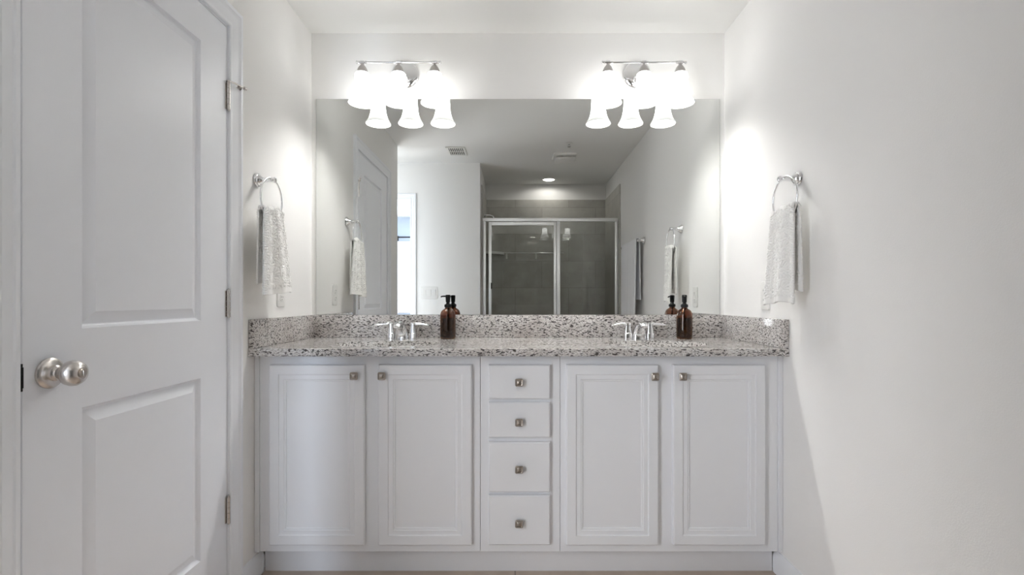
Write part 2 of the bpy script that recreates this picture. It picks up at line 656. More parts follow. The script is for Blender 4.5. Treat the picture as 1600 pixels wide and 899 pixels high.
# ------------------------------------------------------------------ panel door on the left
d1 = BM()
XD = XL + 0.0015
PD = lambda s, z, d: Vector((XD + d, s, z))
PROF = [(0, 0), (.002, -.005), (.005, -.010), (.008, -.012), (.010, -.012), (.037, -.0018), (.038, -.0010)]
holes = [(DY0 + .140, DY1 - .140, .238, .816), (DY0 + .140, DY1 - .140, .998, 1.884)]
add_panel(d1, PD, DY0, DY1, 0.012, DZ, holes, PROF, 0.035, 0.0015)
door = tag(obj('door_1', d1, M['door'], smooth=20), 'white two-panel door with satin round knob on the left wall', 'door', kind='structure')
KY, KZ = 1.0645, 0.907
b = BM(); add_lathe(b, [(0, 0), (.033, 0), (.033, .004), (.031, .0065), (.026, .009), (.017, .0105), (.0165, .017), (.0135, .019), (.012, .022)], (XD, KY, KZ), 'X', 40)
rose = obj('knob_rosette', b, M['nickel'], door)
b = BM(); add_lathe(b, [(.0115, .018), (.012, .028), (.015, .032), (.021, .036), (.0255, .042), (.0275, .050), (.0265, .058), (.0225, .065), (.0165, .0695), (.0125, .071), (.0118, .070), (.0105, .070)], (XD, KY, KZ), 'X', 40)
knob = obj('door_knob', b, M['nickel'], door)
b = BM()
add_lathe(b, [(0, .0695), (.0100, .0695), (.0100, .0712), (.0085, .0722), (.0, .0722)], (XD, KY, KZ), 'X', 28)
add_box(b, (XD + .072, KY - .0016, KZ - .006), (XD + .0745, KY + .0016, KZ + .006), .0006)
obj('lock_button', b, M['pewter'], knob)
b = BM(); add_box(b, (XD - .02, DY0 - .0026, KZ - .029), (XD + .0006, DY0 + .0022, KZ + .027), .0008)
add_tube(b, [(XD + .0006, DY0 - .0005, KZ - .022), (XD + .0006, DY0 - .0005, KZ + .020)], .0028, 10)
obj('latch_plate', b, M['black'], door, label='dark latch plate at the door edge')
for i, hz in enumerate((0.34, 1.05, 1.764)):
    b = BM()
    yk = DY1 + 0.0015
    for k in range(5):
        za = hz - .046 + k * .0186
        add_tube(b, [(XL + .008, yk, za), (XL + .008, yk, za + .0174)], .0062, 14)
    add_tube(b, [(XL + .008, yk, hz - .049), (XL + .008, yk, hz + .049)], .0036, 10)
    add_lathe(b, [(0, 0), (.0055, 0), (.0055, .002), (0, .005)], (XL + .008, yk, hz + .048), 'Z', 12)
    add_box(b, (XL + .0006, yk - .010, hz - .0445), (XL + .0030, yk - .003, hz + .0445), .0004)
    add_box(b, (XL + .0004, yk + .003, hz - .0445), (XL + .0030, yk + .0075, hz + .0445), .0004)
    h = obj('hinge', b, M['nickel'], door)
    if i == 2:
        b = BM()
        add_tube(b, [(XL + .008, yk, hz + .053), (XL + .022, yk + .018, hz + .052), (XL + .034, yk + .055, hz + .050)], .0032, 10)
        add_tube(b, [(XL + .034, yk + .050, hz + .050), (XL + .036, yk + .060, hz + .050)], .006, 12)
        add_tube(b, [(XL + .020, yk + .036, hz + .048), (XL + .030, yk + .036, hz + .040)], .0055, 12)
        add_lathe(b, [(0, 0), (.007, 0), (.007, .004), (0, .005)], (XL + .008, yk, hz + .050), 'Z', 14)
        obj('door_stop', b, M['nickel'], h)

# ------------------------------------------------------------------ vanity
YF = 1.906            # face-frame plane
ZT, ZCB = 0.881, 0.853  # countertop top and underside
ZF0 = 0.1026
DPROF = [(0, 0), (.0012, -.0035), (.004, -.0045), (.014, -.0040), (.019, -.0035), (.021, -.0060), (.026, -.0065), (.028, -.0105), (.030, -.0105)]


def knob_bm(px, pz, y):
    b = BM()
    add_lathe(b, [(.008, 0), (.0065, .004), (.006, .011), (.0085, .014)], (px, y, pz), '-Y', 16)
    secs = []
    for w, d in ((.020, .0135), (.029, .015), (.030, .017), (.029, .0195), (.024, .0215), (.019, .0205), (.012, .0235), (.004, .0245)):
        secs.append([Vector((px + a, y - d, pz + c)) for a, c in rrect(w, w, 6, 6.0)])
    add_loft(b, secs)
    return b


def cabinet(name, label, x0, x1, rails, doors=(), drawers=(), knobs=(), scribe=None):
    t = thing(name, label, 'cabinet', ((x0 + x1) / 2, YF, 0))
    ox = (x0 + x1) / 2
    # carcass
    b = BM()
    for lo, hi in (((x0, .019, ZF0), (x0 + .016, .51, ZCB)), ((x1 - .016, .019, ZF0), (x1, .51, ZCB)),
                   ((x0 + .016, .019, ZF0), (x1 - .016, .51, ZF0 + .016)), ((x0 + .016, .498, ZF0 + .016), (x1 - .016, .51, ZCB))):
        add_box(b, (lo[0] - ox, lo[1], lo[2]), (hi[0] - ox, hi[1], hi[2]))
    obj('carcass', b, M['cab'], t)
    # face frame: outer rectangle with the openings cut out
    b = BM()
    PF = lambda s, z, d: Vector((s - ox, -d, z))
    ss = sorted({x0 + .0008, x1 - .0008} | {q for r in rails for q in r[:2]})
    zs = sorted({ZF0, ZCB - .0005} | {q for r in rails for q in r[2:]})
    for a, c in zip(ss, ss[1:]):
        for d, e in zip(zs, zs[1:]):
            mx, mz = (a + c) / 2, (d + e) / 2
            if any(r[0] < mx < r[1] and r[2] < mz < r[3] for r in rails):
                continue
            add_box(b, (a - ox, 0, d), (c - ox, .019, e))
    bmesh.ops.remove_doubles(b, verts=list(b.verts), dist=1e-5)
    obj('face_frame', b, M['cab'], t, smooth=0)
    for (a, c, d, e), (kx, kz) in doors:
        b = BM()
        PDr = lambda s, z, q: Vector((s - ox, -.0205 - q, z))
        add_panel(b, PDr, a, c, d, e, [(a + .036, c - .036, d + .036, e - .036)], DPROF, .020, .0035)
        dr = obj('door', b, M['cab'], t, smooth=20)
        obj('knob', knob_bm(kx - ox, kz, -.0205), M['pewter'], dr)
    for (a, c, d, e), (kx, kz) in drawers:
        b = BM()
        PDr = lambda s, z, q: Vector((s - ox, -.0205 - q, z))
        add_panel(b, PDr, a, c, d, e, [], (), .020, .004)
        dr = obj('drawer', b, M['cab'], t, smooth=20)
        obj('knob', knob_bm(kx - ox, kz, -.0205), M['pewter'], dr)
    if scribe:
        b = BM()
        add_box(b, (scribe[0] - ox, -.004, ZF0 - .002), (scribe[1] - ox, .019, ZCB - .0005), .001)
        obj('filler_strip', b, M['cab'], t)
    return t


def pxs(px):
    return (px - 805) / 413.6


def pzz(py):
    return CAM_Z - (py - 469) / 413.6


ZD0, ZD1 = pzz(853), pzz(570.5)
dd = []
for a, c in ((420, 569), (591, 737), (885, 1029), (1052, 1196.5)):
    dd.append((pxs(a), pxs(c), ZD0, ZD1))
op = lambda r: (r[0] + .012, r[1] - .012, r[2] + .012, r[3] - .012)
XA, XB = (750.5 - 805) / 409.2, (875 - 805) / 409.2
cabinet('sink_cabinet', 'white two-door sink cabinet at the left end of the vanity, beside the panel door', -.975, XA,
        [op(dd[0]), op(dd[1])], [(dd[0], (pxs(555), pzz(587))), (dd[1], (pxs(598), pzz(587)))], scribe=(XL + .001, -.9755))
cabinet('sink_cabinet', 'white two-door sink cabinet at the right end of the vanity, by the bare right wall', XB, XR - .020,
        [op(dd[2]), op(dd[3])], [(dd[2], (pxs(1022), pzz(588))), (dd[3], (pxs(1065), pzz(588)))], scribe=(XR - .0195, XR - .001))
dz = [(570.5, 624), (629.5, 684.5), (691.5, 769.5), (775, 852.5)]
dw = []
for (a, c), kz in zip(dz, (597, 659, 732, 816)):
    r = (pxs(763.5), pxs(859.5), pzz(c), pzz(a))
    dw.append((r, (pxs(811), pzz(kz))))
cabinet('drawer_cabinet', 'narrow white cabinet of four stacked drawers in the middle of the vanity', XA, XB,
        [op(d[0]) for d in dw], drawers=dw)
b = BM(); add_box(b, (XL + .0145, 1.957, 0.0), (XR - .0145, 1.969, ZF0 - .0005), .001)
tag(obj('toe_kick', b, M['cab']), 'white recessed toe-kick board under the vanity cabinets', 'toe kick')

# countertop with two oval sink cut-outs
YC0, YC1 = 1.859, YM - .0015
SINKS = ((-.534, 2.085), (.583, 2.085))
SA, SB = .215, .150
b = BM()
bv = .004
hc = [(sx - SA - .03, sx + SA + .03, sy - SB - .03, sy + SB + .03) for sx, sy in SINKS]
for z in (ZT, ZCB):
    x0, x1 = XL + .001, XR - .001
    y0 = YC0 + (bv if z == ZT else 0)
    ss = sorted({x0, x1} | {q for h in hc for q in h[:2]})
    zs = sorted({y0, YC1} | {q for h in hc for q in h[2:]})
    for a, c in zip(ss, ss[1:]):
        for d, e in zip(zs, zs[1:]):
            mx, my = (a + c) / 2, (d + e) / 2
            if any(h[0] < mx < h[1] and h[2] < my < h[3] for h in hc):
                continue
            b.faces.new([b.verts.new((p, q, z)) for p, q in ((a, d), (c, d), (c, e), (a, e))])
EL = []
for (sx, sy), h in zip(SINKS, hc):
    W, H = SA + .03, SB + .03
    per = []
    n = 18
    for k in range(n): per.append((-W + 2 * W * k / n, -H))
    for k in range(n): per.append((W, -H + 2 * H * k / n))
    for k in range(n): per.append((W - 2 * W * k / n, H))
    for k in range(n): per.append((-W, H - 2 * H * k / n))
    el = []
    for px_, py_ in per:
        a = math.atan2(py_ / H, px_ / W)
        el.append((SA * math.cos(a), SB * math.sin(a)))
    rr = {}
    for z in (ZT, ZCB):
        P = [b.verts.new((sx + p, sy + q, z)) for p, q in per]
        E = [b.verts.new((sx + p, sy + q, z)) for p, q in el]
        rr[z] = E
        for k in range(len(P)):
            k2 = (k + 1) % len(P)
            b.faces.new((P[k], P[k2], E[k2], E[k]))
    for k in range(len(el)):
        k2 = (k + 1) % len(el)
        b.faces.new((rr[ZT][k], rr[ZT][k2], rr[ZCB][k2], rr[ZCB][k]))
x0, x1 = XL + .001, XR - .001
prof = [(YC0 + bv, ZT), (YC0 + .0012, ZT - .0012), (YC0, ZT - bv), (YC0, ZCB)]
for (ya, za), (yb, zb) in zip(prof, prof[1:]):
    b.faces.new([b.verts.new(q) for q in ((x0, ya, za), (x1, ya, za), (x1, yb, zb), (x0, yb, zb))])
for x in (x0, x1):
    b.faces.new([b.verts.new(q) for q in [(x, y, z) for y, z in prof] + [(x, YC1, ZCB), (x, YC1, ZT)]])
b.faces.new([b.verts.new(q) for q in ((x0, YC1, ZT), (x1, YC1, ZT), (x1, YC1, ZCB), (x0, YC1, ZCB))])
bmesh.ops.remove_doubles(b, verts=list(b.verts), dist=1e-5)
tag(obj('countertop', b, M['granite']), 'speckled grey granite countertop running wall to wall over the white cabinets', 'countertop')
ZS = 0.990
b = BM(); add_box(b, (XL + .001, YM - .021, ZT + .0005), (XR - .001, YM - .001, ZS), .002)
tag(obj('backsplash', b, M['granite']), 'long speckled granite backsplash under the mirror', 'backsplash')
for x0, x1, lb in ((XL + .001, XL + .021, 'short granite side splash on the left wall beside the door casing'),
                   (XR - .021, XR - .001, 'short granite side splash on the right wall below the towel')):
    b = BM(); add_box(b, (x0, YC0 + .001, ZT + .0005), (x1, YM - .0215, ZS), .002)
    tag(obj('side_splash', b, M['granite']), lb, 'backsplash')

# undermount sinks
for (sx, sy), lb in zip(SINKS, ('white oval undermount sink below the left faucet', 'white oval undermount sink below the right faucet')):
    t = thing('sink', lb, 'sink', (sx, sy, ZCB), 'undermount sinks')
    b = BM()
    k = SB / SA
    inn = [(SA + .004, -.0005), (SA + .0, -.004), (SA * .96, -.05), (SA * .82, -.10), (SA * .55, -.132), (SA * .2, -.142), (.024, -.144)]
    out = [(.024, -.155), (SA * .25, -.154), (SA * .6, -.144), (SA * .9, -.108), (SA + .010, -.05), (SA + .016, -.018), (SA + .022, -.018), (SA + .022, -.0005)]
    add_lathe(b, inn + out + [inn[0]], (0, 0, 0), 'Z', 64, 1.0, k, caps=False)
    obj('basin', b, M['porcelain'], t)
    b = BM(); add_lathe(b, [(0, -.147), (.020, -.147), (.023, -.142), (.021, -.1395), (.014, -.141), (0, -.1395)], (0, 0, 0), 'Z', 28)
    obj('drain', b, M['chrome'], t)

# ------------------------------------------------------------------ faucets
def make_faucet(loc, lb):
    t = thing('faucet', lb, 'faucet', loc, 'bathroom faucets')
    b = BM()
    S = [(.000, .0003, .065, .047, 0), (.000, .006, .064, .046, 0), (-.001, .020, .060, .044, 4), (-.006, .038, .053, .038, 18), (-.018, .056, .046, .030, 42),
         (-.038, .069, .040, .023, 66), (-.062, .0745, .036, .019, 84), (-.085, .0725, .033, .017, 104), (-.100, .066, .031, .015, 124), (-.106, .060, .029, .013, 136)]
    secs = []
    for y, z, w, h, ang in S:
        a = math.radians(ang)
        secs.append([Vector((p, y + q * math.cos(a), z + q * math.sin(a))) for p, q in rrect(w, h, 7, 2.8)])
    add_loft(b, secs)
    obj('spout', b, M['chrome'], t)
    for s in (-1, 1):
        b = BM()
        hx = s * .0525
        secs = []
        for w, z in ((.038, .0003), (.038, .0235), (.036, .026), (.033, .027), (.031, .036), (.027, .048), (.025, .058), (.026, .064), (.026, .071), (.019, .076), (.006, .0775)):
            secs.append([Vector((hx + p, q, z)) for p, q in rrect(w, w, 7, 4)])
        add_loft(b, secs)
        hd = obj('handle', b, M['chrome'], t)
        b = BM()
        secs = []
        for u, w, h, dz_ in ((-.006, .014, .008, .0), (.008, .019, .017, .0), (.024, .015, .0135, .0005), (.042, .0135, .0105, -.001), (.060, .014, .0095, -.003), (.072, .0135, .0085, -.0045), (.0765, .008, .004, -.0050)):
            secs.append([Vector((hx + s * u, p - .004 * u / .07, .0685 + dz_ + q)) for p, q in rrect(w, h, 6, 2.6)])
        add_loft(b, secs)
        obj('lever', b, M['chrome'], hd)
    return t


FY = YM - .085
f1 = make_faucet((-.534, FY, ZT), 'chrome two-lever faucet on the left, nearer the panel door')
dup(f1, (.583, FY, ZT), 'chrome two-lever faucet on the right, nearer the bare wall')


# ------------------------------------------------------------------ soap bottles
def make_bottle(loc, lb, rot):
    t = thing('soap_bottle', lb, 'soap bottle', loc, 'amber soap bottles')
    b = BM()
    outp = [(0, .002), (.027, .002), (.030, 0), (.0335, .0015), (.0358, .006), (.0362, .012), (.0362, .108), (.0352, .118), (.0315, .128), (.025, .1355), (.0175, .140), (.0142, .143), (.0132, .148), (.0132, .158)]
    inp = [(.0108, .158), (.0108, .146), (.0150, .1385), (.023, .1325), (.0290, .1255), (.0326, .117), (.0336, .108), (.0336, .012), (.030, .0055), (0, .0055)]
    add_lathe(b, outp + inp, seg=40, caps=False)
    bt = obj('bottle', b, M['amber'], t)
    b = BM()
    add_lathe(b, [(0, .0060), (.0295, .0062), (.0332, .0125), (.0332, .098), (.032, .0985), (0, .0985)], seg=36, caps=False)
    obj('liquid', b, M['liquid'], bt)
    b = BM()
    add_lathe(b, [(.0145, .1475), (.0160, .1485), (.0160, .1595), (.0150, .1615), (.0105, .1625), (.0095, .166), (.0075, .168), (.0075, .172), (0, .172)], seg=32, caps=False)
    for k in range(24):
        a = 2 * PI * k / 24
        add_tube(b, [(.0160 * math.cos(a), .0160 * math.sin(a), .149), (.0160 * math.cos(a), .0160 * math.sin(a), .159)], .0007, 6)
    add_tube(b, [(0, 0, .162), (0, 0, .02)], .0035, 8)
    obj('pump_collar', b, M['black'], t)
    b = BM()
    add_lathe(b, [(0, .170), (.0085, .170), (.0105, .172), (.0112, .190), (.0118, .196), (.0118, .203), (.0105, .206), (0, .207)], seg=28, caps=False)
    hd = obj('pump_head', b, M['black'], t)
    b = BM()
    c, s = math.cos(rot), math.sin(rot)
    add_tube(b, [(c * u, s * u, z) for u, z in ((.006, .1995), (.020, .1995), (.029, .1985), (.0335, .1955))], [.0042, .0038, .0034, .003], 12)
    obj('nozzle', b, M['black'], hd)
    return t


make_bottle((-.3145, 2.335, ZT), 'amber glass soap bottle with black pump, right of the left faucet', PI)
make_bottle((.793, 2.340, ZT), 'amber glass soap bottle with black pump, right of the right faucet', math.atan2(-2.34, -.793))

# ------------------------------------------------------------------ mirror
MX0, MX1, MZ0, MZ1 = (494 - 805) / 320.6, (1124.5 - 805) / 320.6, ZS + .001, CAM_Z + (469 - 155) / 320.6
b = BM(); add_box(b, (MX0, YM - .006, MZ0), (MX1, YM - .0005, MZ1), .0008, 1)
b.faces.ensure_lookup_table()
mo = obj('wall_mirror', b, [M['mirror'], M['mirror_edge']], smooth=0)
for p in mo.data.polygons:
    p.material_index = 0 if p.normal.y < -0.9 else 1
tag(mo, 'wide frameless mirror above the granite backsplash', 'mirror')

# ------------------------------------------------------------------ vanity lights
FS = .14      # stand-off of the shades
BARZ = 2.157
SP = .166


def make_fixture(loc, lb):
    t = thing('vanity_light', lb, 'wall light', loc, 'three-shade vanity lights')
    # local origin on the wall, at bar height
    b = BM(); add_lathe(b, [(0, .0), (.066, 0), (.067, .004), (.064, .009), (.056, .013), (.040, .016), (.020, .018), (0, .018)], (0, -.0005, .006), '-Y', 48, caps=False)
    obj('backplate', b, M['chrome'], t)
    b = BM()
    add_lathe(b, [(0, .012), (.020, .012), (.022, .018), (.019, .026), (.012, .032), (.009, .040), (0, .042)], (0, 0, -.022), '-Y', 28, caps=False)
    add_tube(b, [(0, -.030, -.022), (0, -.055, -.030), (0, -.085, -.026), (0, -.115, -.012), (0, -FS, .0)], .0055, 14)
    obj('arm', b, M['chrome'], t)
    b = BM()
    L = SP + .014
    xs = [(-L, .0042), (-L * .9, .0038), (-SP * .5, .0050), (-.02, .0038), (0, .0042), (.02, .0038), (SP * .5, .0050), (L * .9, .0038), (L, .0042)]
    add_tube(b, [(x, -FS, 0) for x, r in xs], [r for x, r in xs], 16)
    for s in (-1, 1):
        add_lathe(b, [(.0055, 0), (.0080, .002), (.0055, .005), (.0055, .007), (.0085, .010), (.0085, .013), (.004, .017), (0, .0175)], (s * L, -FS, 0), 'X' if s > 0 else '-X', 18)
    for x in (-SP, 0, SP):
        add_tube(b, [(x - .010, -FS, 0), (x + .010, -FS, 0)], .0085, 16)
        for q in (-.016, .016):
            add_tube(b, [(x + q - .0022, -FS, 0), (x + q + .0022, -FS, 0)], .0075, 14)
    obj('bar', b, M['chrome'], t)
    for x in (-SP, 0, SP):
        b = BM()
        add_lathe(b, [(0, .006), (.0065, .004), (.0065, -.010), (.0100, -.014), (.0165, -.022), (.0215, -.032), (.0250, -.044), (.0275, -.052), (.0285, -.053), (.0265, -.0535), (.022, -.046), (0, -.046)], seg=32, caps=False)
        obj('socket_cup', b, M['cup'], t, (x, -FS, 0))
        b = BM()
        o_ = [(.0290, 0), (.0325, -.004), (.0345, -.012), (.0350, -.030), (.0360, -.052), (.0385, -.074), (.0430, -.094), (.0495, -.112), (.0570, -.126), (.0625, -.134), (.0640, -.1375), (.0625, -.1395)]
        i_ = [(.0600, -.1375), (.0545, -.127), (.0470, -.113), (.0405, -.095), (.0360, -.075), (.0335, -.052), (.0325, -.030), (.0320, -.013), (.0290, -.006), (.0250, -.003)]
        add_lathe(b, o_ + i_ + [o_[0]], seg=48, caps=False)
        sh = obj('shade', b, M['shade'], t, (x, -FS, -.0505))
        b = BM()
        add_lathe(b, [(0, -.004), (.010, -.005), (.010, -.012), (.013, -.020), (.016, -.032), (.016, -.042), (.012, -.049), (0, -.052)], seg=24, caps=False)
        obj('bulb', b, M['bulb'], sh)
    return t


for fx, lb in ((-.537, 'chrome three-shade vanity light above the left sink'), (.593, 'chrome three-shade vanity light above the right sink')):
    if fx < 0:
        fx1 = make_fixture((fx, YM, BARZ), lb)
    else:
        dup(fx1, (fx, YM, BARZ), lb)
    for x in (-SP, 0, SP):
        lamp('bulb_light', 'POINT', (fx + x, YM - FS, BARZ - .130), BULB_W, (1, 1, .985), .03)


# ------------------------------------------------------------------ towel rings and hand towels
def towel_ring(x_wall, sgn, yb, zb, yr, zr, r, lb):
    """sgn = +1: projects to +x (left wall)"""
    t = thing('towel_ring', lb, 'towel ring', (x_wall, yb, zb), 'chrome towel rings')
    b = BM()
    ax = 'X' if sgn > 0 else '-X'
    add_lathe(b, [(0, .0005), (.026, .0005), (.0275, .003), (.026, .008), (.0235, .010), (.0215, .010), (.0205, .014), (.015, .019), (.0105, .026), (.0090, .036), (0, .036)], (0, 0, 0), ax, 36, caps=False)
    obj('flange', b, M['chrome'], t)
    b = BM()
    dy, dz_ = yr - yb, zr + r - zb
    X = .062
    add_lathe(b, [(.0085, .033), (.0095, .038), (.0080, .043), (.0085, .058), (.0110, .064), (.0110, .070), (.007, .074), (0, .075)], (0, 0, 0), ax, 24)
    for q in (-1, 1):
        add_tube(b, [(sgn * X, q * .004, -.002), (sgn * X, q * .0135, -.002)], .0052, 12)
        add_lathe(b, [(0, -.004), (.005, -.003), (.0055, 0), (.005, .003), (0, .004)], (sgn * X, q * .0155, -.002), 'Z', 12, caps=False)
    obj('post', b, M['chrome'], t)
    b = BM()
    n = 64
    add_tube(b, [(sgn * X, dy + r * math.sin(2 * PI * k / n), zr - zb + r * math.cos(2 * PI * k / n)) for k in range(n)], .0036, 12, closed=True)
    obj('ring', b, M['chrome'], t)
    return t


def flower(a, c, cell=.074):
    """embossed daisies in rows; a, c in metres on the cloth"""
    row = math.floor(c / cell)
    off = 0.0
    u = ((a + off) / cell) % 1.0 - 0.5
    v = (c / cell) % 1.0 - 0.5
    r = math.hypot(u, v)
    th = math.atan2(v, u)
    if r < .10:
        return .6
    if r < .46:
        return (0.5 + 0.5 * math.cos(16 * th)) * min(1, (r - .08) / .08) * min(1, (.48 - r) / .06)
    # fans in the spandrels between the flowers
    u2, v2 = (u + 1.0) % 1.0 - .5, (v + 1.0) % 1.0 - .5
    th2 = math.atan2(v2, u2)
    return 0.5 + 0.5 * math.cos(16 * th2)


def hand_towel(x_wall, sgn, yr, zr, r, front, backs, lb, phase, near=-1):
    """front=(half top, half bottom, z bottom), backs=(half top, half bottom, z bottom, y shift)"""
    ht, hb, zb, fsh = front
    kt, kb, zk, bsh = backs
    X = .062
    t_ = .0075
    nu = 120
    zt = lambda u: zr - .40 * r + .006 * math.sin(2.6 * u + phase) + .003 * math.sin(6 * u)
    rows = []
    nb, na, nf = 60, 14, 110
    grid = []
    for j in range(nb + na + nf + 1):
        row = []
        for i in range(nu + 1):
            u = -1 + 2 * i / nu
            ztop = zt(u)
            if j <= nb:                       # back sheet, bottom to top
                f = j / nb
                g = 1 - f
                s = u * (kt + (kb - kt) * g ** .8) + bsh * g
                z = zk + (ztop - .012 - zk) * f + .006 * math.sin(2.2 * u + 1) * g
                o = X - .0115 - .004 * g + .004 * math.sin(u * 4.2 + phase + 1.3) * (0.3 + g) * .8
                arc = f * (ztop - zk)
                nrm = -1
            elif j < nb + na:                 # over the ring
                f = (j - nb) / na
                a = PI * f
                s = u * (kt + (ht - kt) * f)
                z = ztop - .012 + .012 * math.sin(a)
                o = X - .0115 * math.cos(a)
                arc = (ztop - zk) + f * .03
                nrm = 0
            else:
                f = (j - nb - na) / nf
                s = u * (ht + (hb - ht) * f ** .85) + fsh * f
                bot = zb + .007 * math.sin(2.0 * u - .6 + phase)
                z = ztop - .012 + (bot - ztop + .012) * f
                fold = math.sin(u * 5.2 + phase) * .0075 + math.sin(u * 9.5 + 2 * phase) * .003
                edge = max(0, abs(u) - .82) / .18
                o = X + .0115 + .010 * f + fold * (0.35 + .9 * f) - .010 * edge ** 2 * (.5 + .5 * f)
                arc = (ztop - zk) + .03 + f * (ztop - zb)
                nrm = 1
            # embossing
            hgt = flower(u * .105 + .3, arc)
            if (j > nb + na + nf - 8) or j < 6:
                hgt = .35 if (j != nb + na + nf - 8 and j != 5) else -.4
            edgeband = abs(u) > .93
            if edgeband:
                hgt = 0.5 + 0.5 * math.cos(arc * 2 * PI / .009)
            e = .0040 * hgt
            if nrm == 0:
                a = PI * f
                o += -math.cos(a) * e
                z += math.sin(a) * e
            else:
                o += nrm * e
            row.append((o, s, z))
        grid.append(row)
    b = BM()
    V = [[b.verts.new((x_wall + sgn * o, yr + s, z)) for o, s, z in row] for row in grid]
    for j in range(len(V) - 1):
        for i in range(nu):
            b.faces.new((V[j][i], V[j][i + 1], V[j + 1][i + 1], V[j + 1][i]))
    bmesh.ops.recalc_face_normals(b, faces=list(b.faces))
    o = obj('hand_towel', b, M['towel'], smooth=80)
    sm = o.modifiers.new('thickness', 'SOLIDIFY')
    sm.thickness = t_
    sm.offset = 0
    return tag(o, lb, 'towel', 'white hand towels')


towel_ring(XL, 1, 1.922, 1.525, 1.912, 1.446, .083, 'chrome towel ring on the left wall by the door casing')
hand_towel(XL, 1, 1.912, 1.446, .083, (.077, .126, 1.088, .024), (.073, .072, 1.128, .004), 'white embossed hand towel hanging on the left wall beside the door', 0.7)
towel_ring(XR, -1, 1.800, 1.500, 1.778, 1.423, .079, 'chrome towel ring on the right wall')
hand_towel(XR, -1, 1.776, 1.423, .079, (.072, .084, 1.050, .004), (.070, .072, 1.098, -.004), 'white embossed hand towel hanging on the bare right wall', 2.6)

# ------------------------------------------------------------------ towel bar and bath towel near the shower (seen in the mirror)
t = thing('towel_bar', 'chrome towel bar on the right wall beside the shower, seen in the mirror', 'towel bar', (XR, .62, 1.535))
BXo = .047
for s, y in ((1, .915), (-1, .315)):
    b = BM(); add_lathe(b, [(0, .0005), (.026, .0005), (.0275, .004), (.022, .011), (.014, .020), (.0105, .032), (.0105, .036), (.013, .041), (.013, .053), (.009, .058), (0, .059)], (0, y - .62, 0), '-X', 32, caps=False)
    obj('bracket', b, M['chrome'], t)
b = BM(); add_tube(b, [(-BXo, .297, 0), (-BXo, -.307, 0)], .008, 18)
obj('rail', b, M['chrome'], t)

b = BM()
nu = 60
G = []
for j in range(0, 111):
    row = []
    for i in range(nu + 1):
        u = i / nu
        y = .892 - .53 * u
        ztop = 1.535 + .020
        xb = XR - BXo
        if j <= 40:
            f = j / 40
            z = 1.065 + (ztop - .012 - 1.065) * f
            x = xb + .0155 + .008 * (1 - f) * math.sin(u * 9 + 1)
        elif j < 52:
            a = PI * (j - 40) / 12
            z = ztop - .012 + .012 * math.sin(a)
            x = xb + .0155 * math.cos(a)
        else:
            f = (j - 52) / 58
            z = ztop - .012 + (.78 - ztop + .012) * f
            x = xb - .0135 - .008 * f - .009 * (.2 + f) * (math.sin(u * 17 + .5) * .6 + .4 * math.sin(u * 31))
        row.append(b.verts.new((x, y, z)))
    G.append(row)
for j in range(len(G) - 1):
    for i in range(nu):
        b.faces.new((G[j][i], G[j][i + 1], G[j + 1][i + 1], G[j + 1][i]))
o = obj('bath_towel', b, M['bathtowel'], smooth=80)
sm = o.modifiers.new('thickness', 'SOLIDIFY'); sm.thickness = .008; sm.offset = 0
tag(o, 'long white bath towel folded over the towel bar by the shower, seen in the mirror', 'towel')


# ------------------------------------------------------------------ outlets and switches
def plate(P, w, h, t=.005):
    b = BM()
    secs = []
    for g, d in ((0, .0002), (0, .002), (.003, t), (.010, t + .0006)):
        secs.append([P(p, q, d) for p, q in rrect(w - g, h - g, 8, 10)])
    add_loft(b, secs)
    return b


def outlet(loc, sgn, lb):
    t = thing('wall_outlet', lb, 'outlet', loc, 'duplex outlets')
    P = lambda p, q, d: Vector((sgn * d, p, q))
    obj('cover_plate', plate(P, .072, .118), M['plastic'], t)
    for s in (-1, 1):
        b = BM()
        add_loft(b, [[P(p, q + s * .0195, d) for p, q in rrect(.034 - g, .029 - g, 6, 3)] for g, d in ((0, .003), (0, .0068), (.002, .0076))])
        r = obj('receptacle', b, M['plastic'], t)
        b = BM()
        for x, hh in ((-.0065, .0085), (.0065, .0065)):
            add_box(b, tuple(min(a_, b_) for a_, b_ in zip(P(x - .0011, s * .0195 + .003 - hh / 2, .0070), P(x + .0011, s * .0195 + .003 + hh / 2, .0078))),
                    tuple(max(a_, b_) for a_, b_ in zip(P(x - .0011, s * .0195 + .003 - hh / 2, .0070), P(x + .0011, s * .0195 + .003 + hh / 2, .0078))))
        add_tube(b, [P(0, s * .0195 - .0078, .0070), P(0, s * .0195 - .0078, .0078)], .0023, 10)
        obj('slot', b, M['slot'], r)
    b = BM(); add_lathe(b, [(0, .004), (.0032, .004), (.003, .0068), (0, .0072)], (0, 0, 0), 'X' if sgn > 0 else '-X', 12, caps=False)
    obj('screw', b, M['plastic'], t)
    return t


outlet((XL, 2.115, 1.092), 1, 'white duplex outlet on the left wall, under the hand towel')
outlet((XR, 2.035, 1.080), -1, 'white duplex outlet on the right wall, half hidden by the hand towel')

t = thing('light_switch', 'white three-gang rocker switch plate beside the bedroom doorway, seen in the mirror', 'light switch', (-.817, YB, 1.13))
P = lambda p, q, d: Vector((p, d, q))
obj('cover_plate', plate(P, .165, .118), M['plastic'], t)
for k in (-1, 0, 1):
    b = BM()
    add_loft(b, [[P(k * .046 + p, q, d + (q * .03 if d > .006 else 0)) for p, q in rrect(.033 - g, .067 - g, 6, 12)] for g, d in ((0, .003), (0, .0072), (.002, .0085))])
    obj('rocker', b, M['plastic'], t)

